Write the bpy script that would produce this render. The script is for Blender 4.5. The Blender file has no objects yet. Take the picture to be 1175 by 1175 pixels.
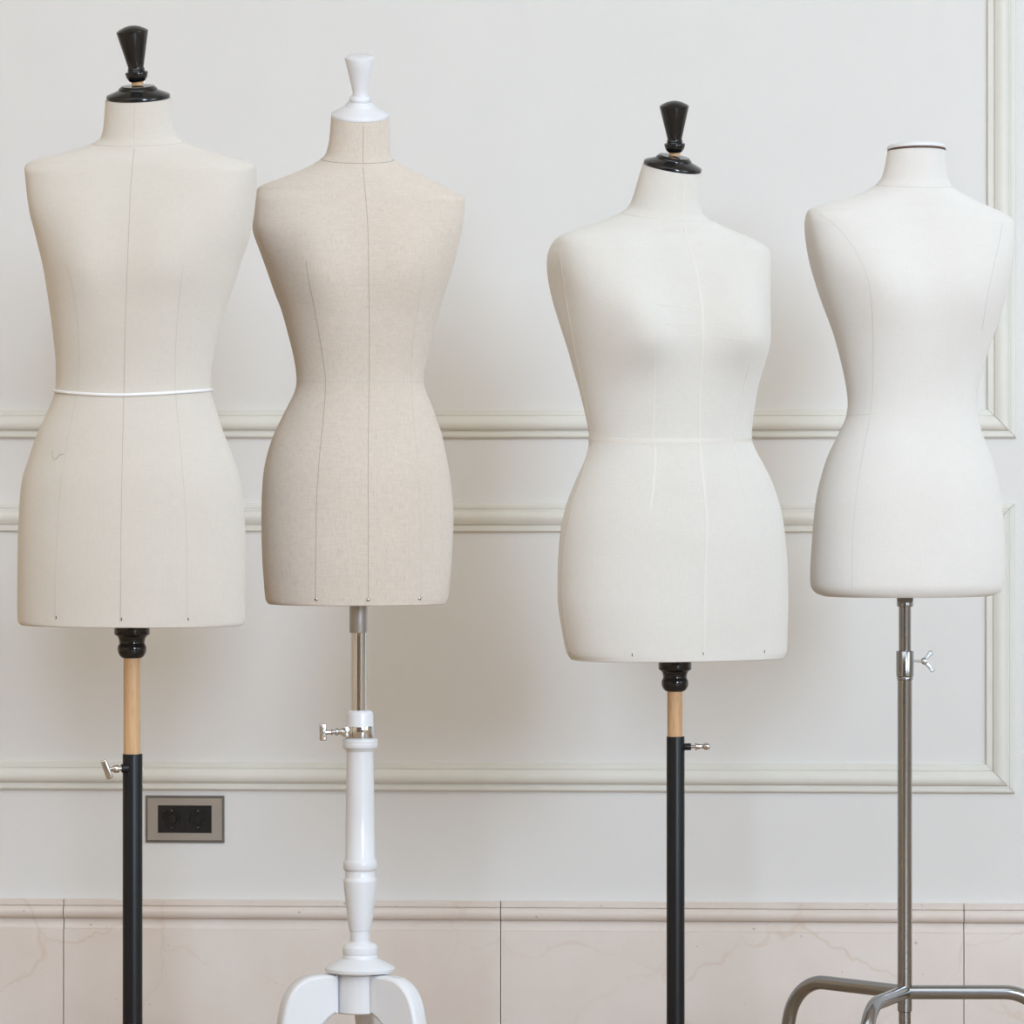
import bpy, bmesh, math
import numpy as np
from mathutils import Vector, Matrix
from mathutils.bvhtree import BVHTree

S = bpy.context.scene
COL = S.collection
PI = math.pi

# ------------------------------------------------------------------ camera
F = 5500.0                      # focal length in pixels of the 1175 px frame
HOR = 495.0                     # horizon row
YAW = math.radians(3.0)
CAM = Vector((0.46, -8.84, 1.10))
AX = Vector((-math.sin(YAW), math.cos(YAW), 0))
RT = Vector((math.cos(YAW), math.sin(YAW), 0))
cam = bpy.data.cameras.new('camera')
cam.sensor_width = 36.0
cam.lens = 36.0 * F / 1175.0
cam.shift_y = -(587.5 - HOR) / 1175.0
cam.clip_start = 0.05
camo = bpy.data.objects.new('camera', cam)
COL.objects.link(camo)
camo.location = CAM
camo.rotation_euler = (PI / 2, 0, YAW)
S.camera = camo

def proj(p):
    q = Vector(p) - CAM
    d = q.dot(AX)
    return 587.5 + F * q.dot(RT) / d, HOR - F * q.z / d

def at(px, py, d):              # the point seen at a pixel, d metres along the view axis
    return CAM + AX * d + RT * ((px - 587.5) * d / F) + Vector((0, 0, (HOR - py) * d / F))

def on_wall(px, py, y=0.0):     # the point of the plane y=const seen at a pixel
    r = AX + RT * ((px - 587.5) / F) + Vector((0, 0, (HOR - py) / F))
    return CAM + r * ((y - CAM.y) / r.y)

# ------------------------------------------------------------------ materials
def mat(name, col, rough=0.5, metal=0.0, spec=0.5):
    m = bpy.data.materials.new(name)
    m.use_nodes = True
    b = m.node_tree.nodes['Principled BSDF']
    b.inputs['Base Color'].default_value = (*col, 1)
    b.inputs['Roughness'].default_value = rough
    b.inputs['Metallic'].default_value = metal
    b.inputs['Specular IOR Level'].default_value = spec
    return m

def nodes(m):
    nt = m.node_tree
    return nt, nt.nodes, nt.links, nt.nodes['Principled BSDF']

def noise(nt, vec, scale, detail=3.0, rough=0.5, stretch=(1, 1, 1)):
    mp = nt.nodes.new('ShaderNodeMapping')
    mp.inputs['Scale'].default_value = stretch
    nt.links.new(vec, mp.inputs['Vector'])
    n = nt.nodes.new('ShaderNodeTexNoise')
    n.inputs['Scale'].default_value = scale
    n.inputs['Detail'].default_value = detail
    n.inputs['Roughness'].default_value = rough
    nt.links.new(mp.outputs[0], n.inputs['Vector'])
    return n.outputs['Fac']

def ramp(nt, fac, stops):
    r = nt.nodes.new('ShaderNodeValToRGB')
    e = r.color_ramp.elements
    while len(e) < len(stops):
        e.new(0.5)
    for k, (p, c) in enumerate(stops):
        e[k].position = p
        e[k].color = (*c, 1)
    nt.links.new(fac, r.inputs['Fac'])
    return r.outputs['Color']

def mixc(nt, fac, a, b, mode='MIX'):
    m = nt.nodes.new('ShaderNodeMix')
    m.data_type = 'RGBA'
    m.blend_type = mode
    for sock, v in ((0, fac), (6, a), (7, b)):
        if isinstance(v, (int, float)):
            m.inputs[sock].default_value = v
        elif isinstance(v, tuple):
            m.inputs[sock].default_value = (*v, 1)
        else:
            nt.links.new(v, m.inputs[sock])
    return m.outputs[2]

def bump(nt, h, strength, dist):
    b = nt.nodes.new('ShaderNodeBump')
    b.inputs['Strength'].default_value = strength
    b.inputs['Distance'].default_value = dist
    nt.links.new(h, b.inputs['Height'])
    nt.links.new(b.outputs[0], nt.nodes['Principled BSDF'].inputs['Normal'])

def coords(nt):
    t = nt.nodes.new('ShaderNodeTexCoord')
    return t.outputs['Object']

def fabric(name, col, var, fleck=0.0, bstr=0.25):
    m = mat(name, col, 0.92, 0, 0.15)
    nt, N, L, B = nodes(m)
    v = coords(nt)
    w1 = noise(nt, v, 420, 2, 0.6, (1, 1, 0.16))        # warp threads
    w2 = noise(nt, v, 420, 2, 0.6, (0.16, 0.16, 1.4))   # weft threads
    big = noise(nt, v, 7, 3)
    dark = tuple(c * (1 - var) for c in col)
    light = tuple(min(1, c * (1 + var)) for c in col)
    c1 = ramp(nt, w1, [(0.3, dark), (0.7, light)])
    c2 = ramp(nt, w2, [(0.3, dark), (0.7, light)])
    c = mixc(nt, 0.5, c1, c2)
    cb = ramp(nt, big, [(0.3, tuple(x * 0.975 for x in (1, .995, .985))), (0.7, (1, 1, 1))])
    c = mixc(nt, 1.0, c, cb, 'MULTIPLY')
    if fleck:
        fl = noise(nt, v, 260, 1, 0.5, (1, 1, 0.35))
        fr = ramp(nt, fl, [(0.62, (0, 0, 0)), (0.74, (1, 1, 1))])
        mm = N.new('ShaderNodeMath'); mm.operation = 'MULTIPLY'
        mm.inputs[1].default_value = fleck
        L.new(fr, mm.inputs[0])
        c = mixc(nt, mm.outputs[0], c, tuple(x * 0.6 for x in col))
    L.new(c, B.inputs['Base Color'])
    add = N.new('ShaderNodeMath'); add.operation = 'ADD'
    L.new(w1, add.inputs[0]); L.new(w2, add.inputs[1])
    bump(nt, add.outputs[0], bstr, 0.0006)
    B.inputs['Diffuse Roughness'].default_value = 0.5
    B.inputs['Sheen Weight'].default_value = 0.03
    B.inputs['Sheen Roughness'].default_value = 0.6
    return m

def paint(name, col, rough=0.55, var=0.02, bs=0.05, scale=6):
    m = mat(name, col, rough, 0, 0.35)
    nt, N, L, B = nodes(m)
    v = coords(nt)
    n = noise(nt, v, scale, 5, 0.6)
    c = ramp(nt, n, [(0.3, tuple(x * (1 - var) for x in col)), (0.7, col)])
    L.new(c, B.inputs['Base Color'])
    bump(nt, noise(nt, v, 45, 4, 0.6), bs, 0.004)
    return m

M = {}
M['wall'] = paint('wall_paint', (0.80, 0.785, 0.765), 0.6, 0.018, 0.06)
M['trim'] = paint('moulding_paint', (0.80, 0.785, 0.725), 0.5, 0.035, 0.05, 14)
M['ceiling'] = paint('ceiling_paint', (0.78, 0.72, 0.62), 0.7)
M['left_wall'] = paint('terracotta_wall_paint', (0.72, 0.56, 0.38), 0.6)
M['panelling'] = paint('walnut_panelling', (0.22, 0.18, 0.145), 0.5)
M['side_wall'] = paint('ochre_wall_paint', (0.76, 0.66, 0.52), 0.6)
M['cream'] = fabric('cream_calico', (0.675, 0.63, 0.572), 0.035)
M['linen'] = fabric('natural_linen', (0.675, 0.60, 0.525), 0.075, 0.16, 0.5)
M['white_calico'] = fabric('white_calico', (0.71, 0.685, 0.645), 0.03)
M['ivory'] = fabric('ivory_jersey', (0.775, 0.75, 0.72), 0.025)
M['tape'] = mat('cotton_tape', (0.725, 0.685, 0.63), 0.9, 0, 0.1)
M['thread_grey'] = mat('grey_stitching', (0.50, 0.46, 0.415), 0.9, 0, 0.1)
M['thread_brown'] = mat('brown_stitching', (0.45, 0.385, 0.315), 0.9, 0, 0.1)
M['thread_pale'] = mat('pale_stitching', (0.60, 0.562, 0.51), 0.9, 0, 0.1)
M['thread_ivory'] = mat('ivory_stitching', (0.665, 0.64, 0.60), 0.9, 0, 0.1)
M['elastic'] = mat('white_elastic', (0.86, 0.86, 0.88), 0.6, 0, 0.3)
M['black'] = mat('black_lacquer', (0.008, 0.008, 0.009), 0.13, 0, 0.5)
M['black_metal'] = mat('black_enamelled_steel', (0.010, 0.010, 0.011), 0.36, 0, 0.25)
M['white_lacquer'] = mat('white_lacquer', (0.76, 0.765, 0.79), 0.28, 0, 0.5)
M['chrome'] = mat('chrome', (0.66, 0.67, 0.70), 0.09, 1)
M['nickel'] = mat('nickel', (0.62, 0.60, 0.57), 0.22, 1)
M['steel'] = mat('tubular_steel', (0.33, 0.335, 0.345), 0.17, 1)
M['zinc'] = mat('zinc_plating', (0.66, 0.70, 0.72), 0.35, 1)
M['satin'] = mat('satin_aluminium', (0.50, 0.50, 0.51), 0.42, 0.9)
M['pin'] = mat('pin_steel', (0.35, 0.34, 0.33), 0.3, 1)
M['dark_pin'] = mat('dark_tack', (0.10, 0.09, 0.085), 0.5, 0.6)
M['rim'] = mat('dark_brown_edge', (0.10, 0.055, 0.035), 0.6)
M['cap_white'] = mat('white_painted_metal', (0.80, 0.81, 0.83), 0.4)
M['socket_frame'] = mat('brushed_bronze_frame', (0.40, 0.355, 0.305), 0.45, 0.35)
M['socket_edge'] = mat('dull_frame_edge', (0.20, 0.175, 0.15), 0.55, 0.3)
M['socket_black'] = mat('black_plastic', (0.010, 0.010, 0.011), 0.35)
M['iron'] = mat('cast_iron', (0.02, 0.02, 0.02), 0.5, 0.5)
M['crack'] = mat('filler_line', (0.36, 0.31, 0.26), 0.9)

def wood_mat():
    m = mat('beech_wood', (0.62, 0.40, 0.22), 0.45, 0, 0.35)
    nt, N, L, B = nodes(m)
    v = coords(nt)
    n = noise(nt, v, 160, 3, 0.6, (1, 1, 0.06))
    c = ramp(nt, n, [(0.25, (0.54, 0.325, 0.165)), (0.75, (0.68, 0.445, 0.25))])
    f = noise(nt, v, 300, 1, 0.5, (1, 1, 0.12))
    fr = ramp(nt, f, [(0.64, (0, 0, 0)), (0.72, (0.5, 0.5, 0.5))])
    L.new(mixc(nt, fr, c, (0.46, 0.25, 0.12)), B.inputs['Base Color'])
    return m
M['wood'] = wood_mat()

def marble_mat():
    m = mat('beige_marble', (0.72, 0.64, 0.57), 0.28, 0, 0.45)
    nt, N, L, B = nodes(m)
    v = coords(nt)
    base = ramp(nt, noise(nt, v, 5, 5, 0.6), [(0.25, (0.745, 0.650, 0.585)), (0.5, (0.785, 0.70, 0.64)),
                                              (0.75, (0.81, 0.745, 0.70))])
    # distorted coordinates for the veins
    dn = N.new('ShaderNodeTexNoise')
    dn.inputs['Scale'].default_value = 5
    dn.inputs['Detail'].default_value = 5
    L.new(v, dn.inputs['Vector'])
    ad = N.new('ShaderNodeVectorMath'); ad.operation = 'MULTIPLY_ADD'
    ad.inputs[1].default_value = (0.22, 0.22, 0.22)
    L.new(dn.outputs['Color'], ad.inputs[0]); L.new(v, ad.inputs[2])
    vo = N.new('ShaderNodeTexVoronoi')
    vo.feature = 'DISTANCE_TO_EDGE'
    vo.inputs['Scale'].default_value = 3.4
    L.new(ad.outputs[0], vo.inputs['Vector'])
    vr = ramp(nt, vo.outputs['Distance'], [(0.0, (1, 1, 1)), (0.016, (0, 0, 0))])
    gate = ramp(nt, noise(nt, v, 3.1, 2), [(0.42, (0, 0, 0)), (0.62, (0.33, 0.33, 0.33))])
    vein = mixc(nt, 1.0, vr, gate, 'MULTIPLY')
    c = mixc(nt, vein, base, (0.60, 0.42, 0.28))
    cl = ramp(nt, noise(nt, v, 11, 6, 0.7), [(0.62, (0, 0, 0)), (0.75, (0.35, 0.35, 0.35))])
    c = mixc(nt, cl, c, (0.80, 0.74, 0.69))
    sp = ramp(nt, noise(nt, v, 90, 1, 0.3), [(0.77, (0, 0, 0)), (0.80, (0.6, 0.6, 0.6))])
    c = mixc(nt, sp, c, (0.42, 0.34, 0.28))
    L.new(c, B.inputs['Base Color'])
    return m
M['marble'] = marble_mat()

def floor_mat():
    m = mat('stone_floor', (0.45, 0.36, 0.28), 0.35)
    nt, N, L, B = nodes(m)
    v = coords(nt)
    br = N.new('ShaderNodeTexBrick')
    br.offset = 0.5
    br.inputs['Scale'].default_value = 1.0
    br.inputs['Brick Width'].default_value = 0.9
    br.inputs['Row Height'].default_value = 0.12
    br.inputs['Mortar Size'].default_value = 0.0015
    br.inputs['Color1'].default_value = (0.42, 0.29, 0.185, 1)
    br.inputs['Color2'].default_value = (0.48, 0.34, 0.22, 1)
    br.inputs['Mortar'].default_value = (0.14, 0.09, 0.06, 1)
    L.new(v, br.inputs['Vector'])
    g = ramp(nt, noise(nt, v, 18, 4, 0.6, (0.15, 2.0, 1)), [(0.3, (0.82, 0.82, 0.82)), (0.7, (1, 1, 1))])
    L.new(mixc(nt, 1.0, br.outputs['Color'], g, 'MULTIPLY'), B.inputs['Base Color'])
    return m
M['floor'] = floor_mat()

# ------------------------------------------------------------------ object helpers
def link(name, bm, m, parent=None, smooth=True, ang=40):
    me = bpy.data.meshes.new(name)
    bmesh.ops.recalc_face_normals(bm, faces=bm.faces)
    bm.to_mesh(me)
    bm.free()
    me.materials.append(m)
    if smooth:
        for p in me.polygons:
            p.use_smooth = True
        me.set_sharp_from_angle(angle=math.radians(ang))
    o = bpy.data.objects.new(name, me)
    COL.objects.link(o)
    if parent is not None:
        attach(o, parent)
    return o

def world_loc(o):
    p = Vector((0, 0, 0))
    while o is not None:
        p += o.location
        o = o.parent
    return p

def attach(o, parent):          # parents only ever carry a translation
    w = world_loc(parent)
    o.parent = parent
    o.location = o.location - w

def set_origin(o, p):           # moves the origin, leaves the geometry
    p = Vector(p)
    d = p - world_loc(o)
    o.data.transform(Matrix.Translation(-d))
    o.location = o.location + d

def tag(o, label=None, cat=None, group=None, kind=None):
    if label: o['label'] = label
    if cat: o['category'] = cat
    if group: o['group'] = group
    if kind: o['kind'] = kind
    return o

def thing(name, loc, label, cat, group=None):
    o = bpy.data.objects.new(name, None)
    o.empty_display_size = 0.1
    COL.objects.link(o)
    o.location = loc
    return tag(o, label, cat, group)

def frame(origin, z):           # matrix whose local z is the given axis
    z = Vector(z).normalized()
    x = Vector((1, 0, 0)) if abs(z.x) < 0.9 else Vector((0, 1, 0))
    y = z.cross(x).normalized()
    x = y.cross(z)
    m = Matrix((x, y, z)).transposed().to_4x4()
    return Matrix.Translation(origin) @ m

def add_lathe(bm, prof, mx, seg=64):
    rings = []
    for r, h in prof:
        if r <= 1e-9:
            rings.append([bm.verts.new(mx @ Vector((0, 0, h)))])
        else:
            rings.append([bm.verts.new(mx @ Vector((r * math.cos(2 * PI * k / seg), r * math.sin(2 * PI * k / seg), h)))
                          for k in range(seg)])
    for a, b in zip(rings, rings[1:]):
        for k in range(seg):
            k2 = (k + 1) % seg
            if len(a) == 1 and len(b) == 1:
                continue
            if len(a) == 1:
                bm.faces.new((a[0], b[k], b[k2]))
            elif len(b) == 1:
                bm.faces.new((a[k], b[0], a[k2]))
            else:
                bm.faces.new((a[k], b[k], b[k2], a[k2]))

def lathe(name, prof, mx, m, parent=None, seg=64):
    bm = bmesh.new()
    if prof[0][0] > 1e-9: prof = [(0, prof[0][1])] + prof
    if prof[-1][0] > 1e-9: prof = prof + [(0, prof[-1][1])]
    add_lathe(bm, prof, mx, seg)
    return link(name, bm, m, parent)

def pole(name, pts, cx, d, m, parent, seg=64, lean=0.0):
    """turned upright: pts are (radius px, row) seen at distance d about column cx"""
    s = d / F
    base = at(cx, HOR, d)
    pr = [(r * s, (HOR - y) * s) for r, y in pts]
    if pr[0][1] > pr[-1][1]: pr.reverse()
    o = lathe(name, pr, Matrix.Translation(base), m, parent, seg)
    return o

def add_box(bm, mx, sx, sy, sz, bev=0.0, seg=3):
    r = bmesh.ops.create_cube(bm, size=1.0)
    vs = r['verts']
    bmesh.ops.scale(bm, vec=(sx, sy, sz), verts=vs)
    if bev > 0:
        es = list({e for v in vs for e in v.link_edges})
        g = bmesh.ops.bevel(bm, geom=es, offset=bev, segments=seg, affect='EDGES', profile=0.5)
        vs = list({v for f in g['faces'] for v in f.verts} | {v for v in vs if v.is_valid})
    bmesh.ops.transform(bm, matrix=mx, verts=vs)

def smooth_path(pts, n):
    """Catmull-Rom resample"""
    P = [Vector(p) for p in pts]
    P = [P[0] * 2 - P[1]] + P + [P[-1] * 2 - P[-2]]
    out = []
    m = len(P) - 3
    for i in range(m):
        for k in range(n):
            t = k / n
            a, b, c, e = P[i:i + 4]
            out.append(0.5 * ((2 * b) + (c - a) * t + (2 * a - 5 * b + 4 * c - e) * t * t + (3 * b - a - 3 * c + e) * t ** 3))
    out.append(P[-2])
    return out

def add_tube(bm, pts, r, seg=20, cap=True, closed=False):
    n = len(pts)
    tang = []
    for i in range(n):
        if closed:
            t = pts[(i + 1) % n] - pts[i - 1]
        else:
            t = pts[min(n - 1, i + 1)] - pts[max(0, i - 1)]
        tang.append(t.normalized())
    up = Vector((0, 0, 1)) if abs(tang[0].z) < 0.9 else Vector((1, 0, 0))
    u = tang[0].cross(up).normalized()
    rings = []
    for i in range(n):
        u = (u - tang[i] * u.dot(tang[i])).normalized()
        w = tang[i].cross(u)
        rings.append([bm.verts.new(pts[i] + (u * math.cos(2 * PI * k / seg) + w * math.sin(2 * PI * k / seg)) * r)
                      for k in range(seg)])
    pairs = list(zip(rings, rings[1:])) + ([(rings[-1], rings[0])] if closed else [])
    for a, b in pairs:
        for k in range(seg):
            bm.faces.new((a[k], a[(k + 1) % seg], b[(k + 1) % seg], b[k]))
    if cap and not closed:
        bm.faces.new(list(reversed(rings[0])))
        bm.faces.new(rings[-1])

# ------------------------------------------------------------------ the room
def box_obj(name, lo, hi, m, kind='structure'):
    bm = bmesh.new()
    c = [(a + b) / 2 for a, b in zip(lo, hi)]
    add_box(bm, Matrix.Translation(c), *[b - a for a, b in zip(lo, hi)])
    o = link(name, bm, m, smooth=False)
    o['kind'] = kind
    return o

RX0, RX1, RY0, RH = -3.4, 4.6, -10.2, 4.0
box_obj('floor', (RX0, RY0, -0.1), (RX1, 0.0, 0.0), M['floor'])
box_obj('wall_back', (RX0, 0.0, -0.1), (RX1, 0.15, RH), M['wall'])
box_obj('wall_left', (RX0 - 0.15, RY0, -0.1), (RX0, 0.15, RH), M['left_wall'])
box_obj('wall_right', (RX1, RY0, -0.1), (RX1 + 0.15, 0.15, RH), M['side_wall'])
box_obj('wall_front', (RX0 - 0.15, RY0 - 0.15, -0.1), (RX1 + 0.15, RY0, RH), M['panelling'])
box_obj('ceiling', (RX0 - 0.15, RY0, RH), (RX1 + 0.15, 0.15, RH + 0.12), M['ceiling'])

# picture-frame mouldings on the back wall, mitred at the corners
MP = [(0, 0), (0, 6), (1.5, 8), (11, 8.6), (12.2, 7.2), (13.0, 7.2), (13.8, 11.5), (16, 12.5), (21, 16), (27, 18),
      (33, 17.5), (37, 15), (39, 12.0), (39.6, 8.5), (42.4, 8.5), (43.2, 10.5), (49, 10.5), (51.5, 9), (53, 6.5), (53, 0)]
def moulding(name, x0, x1, z0, z1):
    """outer rectangle; four sides with a hairline gap at each mitre"""
    bm = bmesh.new()
    gap = 0.0005
    W = 0.053
    cs = [(x0, z0), (x1, z0), (x1, z1), (x0, z1)]
    for k in range(4):
        a, b = Vector(cs[k]), Vector(cs[(k + 1) % 4])
        dr = (b - a).normalized()
        nrm = Vector((-dr.y, dr.x))       # inwards
        sec = []
        for end, sg in ((a, 1), (b, -1)):
            row = []
            for t, h in MP:
                t, h = t / 1000, h / 1000
                q = end + nrm * (W - t) + dr * sg * ((W - t) + gap)
                row.append(bm.verts.new((q.x, -h, q.y)))
            sec.append(row)
        for i in range(len(MP) - 1):
            bm.faces.new((sec[0][i], sec[0][i + 1], sec[1][i + 1], sec[1][i]))
        bm.faces.new(sec[0]); bm.faces.new(list(reversed(sec[1])))
    o = link(name, bm, M['trim'], smooth=True, ang=28)
    o['kind'] = 'structure'
    return o

ur = on_wall(1166, 502.5)
lr = on_wall(1164.5, 910)
lt = on_wall(590, 577)
moulding('trim_1', -2.2, ur.x, ur.z, 3.0)
moulding('trim_2', -2.2, lr.x, lr.z, lt.z)

# marble plinth: slabs with a rounded cap moulding, hairline joints between the slabs
def pz(y): return on_wall(590, y).z
zt, z1, z2, z3 = pz(1033.5), pz(1040.5), pz(1055), pz(1067)
prof = [(0, zt), (0.017, zt), (0.019, zt - 0.0015), (0.019, z1 + 0.001), (0.0165, z1)]
rr = (z1 - z2) / 2
zc = (z1 + z2) / 2
for k in range(13):
    a = PI / 2 - PI * k / 12
    prof.append((0.0165 + rr * 1.0 * math.cos(a), zc + rr * math.sin(a)))
prof += [(0.0135, z2 - 0.0003), (0.0135, z2 - 0.004), (0.017, z3 + 0.002), (0.018, z3 + 0.0006), (0.0205, z3 - 0.0006), (0.021, z3 - 0.002), (0.021, 0), (0, 0)]
jx = [on_wall(73, 1100, -0.02).x, on_wall(574.5, 1100, -0.02).x, on_wall(1106, 1100, -0.02).x]
xs = [RX0] + [jx[0] - 1.63, jx[0] - 0.815] + jx + [jx[2] + 0.83, RX1]
bm = bmesh.new()
for a, b in zip(xs, xs[1:]):
    g = 0.0008
    ra = [bm.verts.new((a + g, -d, z)) for d, z in prof]
    rb = [bm.verts.new((b - g, -d, z)) for d, z in prof]
    n = len(prof)
    for i in range(n):
        bm.faces.new((ra[i], ra[(i + 1) % n], rb[(i + 1) % n], rb[i]))
    bm.faces.new(ra); bm.faces.new(list(reversed(rb)))
o = link('baseboard_back', bm, M['marble'], ang=30)
o['kind'] = 'structure'

# double wall socket
def socket():
    c0, c1 = on_wall(167.3, 912.5), on_wall(257.6, 967.0)
    xc, zc_ = (c0.x + c1.x) / 2, (c0.z + c1.z) / 2
    t = thing('wall_socket', (xc, 0, zc_), 'double wall socket with black insert in a dull bronze frame beside the black pole', 'wall socket')
    s = 8.84 / F
    def plate(name, w, h, iw, ih, d0, d1, m, par):     # rectangular ring
        bm = bmesh.new()
        L = []
        for (ww, hh, y) in ((w, h, -d0), (w, h, -d1 + 0.0006), (w - 0.0012, h - 0.0012, -d1), (iw + 0.001, ih + 0.001, -d1), (iw, ih, -d1 + 0.0008), (iw, ih, -d0)):
            L.append([bm.verts.new((xc + sx * ww / 2, y, zc_ + sz * hh / 2)) for sx, sz in ((-1, -1), (1, -1), (1, 1), (-1, 1))])
        for a, b in zip(L, L[1:] + L[:1]):
            for k in range(4):
                bm.faces.new((a[k], a[(k + 1) % 4], b[(k + 1) % 4], b[k]))
        return link(name, bm, m, par, smooth=False)
    W, H = c1.x - c0.x, c0.z - c1.z
    plate('back_frame', W, H, W - 5 * s, H - 5 * s, 0.0, 0.004, M['socket_edge'], t)
    fr = plate('frame', W - 5 * s, H - 5.5 * s, 62 * s, 31.5 * s, 0.0, 0.0075, M['socket_frame'], t)
    iw, ih = 61.4 * s, 31 * s
    # insert: a plate with two round wells, built as a grid of quads joined to circles
    bm = bmesh.new()
    yF = -0.0066
    r = 10.8 * s
    n = 48
    for sx in (-1, 1):
        cx = xc + sx * iw / 4
        circ = [bm.verts.new((cx + r * math.cos(2 * PI * k / n), yF, zc_ + r * math.sin(2 * PI * k / n))) for k in range(n)]
        edge = []
        for k in range(n):
            a = 2 * PI * k / n
            ca, sa = math.cos(a), math.sin(a)
            q = min((iw / 4) / max(abs(ca), 1e-6), (ih / 2) / max(abs(sa), 1e-6))
            edge.append(bm.verts.new((cx + q * ca, yF, zc_ + q * sa)))
        deep = [bm.verts.new((cx + r * 0.96 * math.cos(2 * PI * k / n), -0.0003, zc_ + r * 0.96 * math.sin(2 * PI * k / n))) for k in range(n)]
        for k in range(n):
            k2 = (k + 1) % n
            bm.faces.new((circ[k], circ[k2], edge[k2], edge[k]))
            bm.faces.new((deep[k], deep[k2], circ[k2], circ[k]))
        bm.faces.new(deep)
    link('insert', bm, M['socket_black'], t, ang=30)
    for sx in (-1, 1):
        cx = xc + sx * iw / 4
        bm = bmesh.new()
        mx = frame((cx, -0.0008, zc_), (0, -1, 0))
        add_lathe(bm, [(0, 0.0022), (0.0088, 0.0022), (0.0095, 0.0014), (0.0095, 0)], mx, 40)
        for px in (-1, 1):
            add_lathe(bm, [(0.0021, 0.0022), (0.0024, 0.0028), (0.0030, 0.0028), (0.0032, 0.0020)], Matrix.Translation((px * 0.0062, 0, 0)) @ mx, 16)
        sk = link('outlet', bm, M['socket_black'], t, ang=30)
        for sz in (-1, 1):
            bm = bmesh.new()
            add_box(bm, Matrix.Translation((cx, -0.0036, zc_ + sz * r * 0.90)), 0.0028, 0.0058, 0.0014, 0.0004)
            link('earth_clip', bm, M['nickel'], sk)
socket()

# ------------------------------------------------------------------ dress form bodies
def pchip(pts):
    pts = sorted(pts)
    x = np.array([p[0] for p in pts], float)
    y = np.array([p[1] for p in pts], float)
    h = np.diff(x); dl = np.diff(y) / h
    m = np.zeros(len(x))
    m[0], m[-1] = dl[0], dl[-1]
    for i in range(1, len(x) - 1):
        if dl[i - 1] * dl[i] > 0:
            w1, w2 = 2 * h[i] + h[i - 1], h[i] + 2 * h[i - 1]
            m[i] = (w1 + w2) / (w1 / dl[i - 1] + w2 / dl[i])
    def f(q):
        q = np.clip(np.asarray(q, float), x[0], x[-1])
        i = np.clip(np.searchsorted(x, q) - 1, 0, len(x) - 2)
        t = (q - x[i]) / h[i]
        return ((2 * t ** 3 - 3 * t ** 2 + 1) * y[i] + (t ** 3 - 2 * t ** 2 + t) * h[i] * m[i]
                + (-2 * t ** 3 + 3 * t ** 2) * y[i + 1] + (t ** 3 - t ** 2) * h[i] * m[i + 1])
    return f

NSEG = 192
class Body: pass

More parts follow.
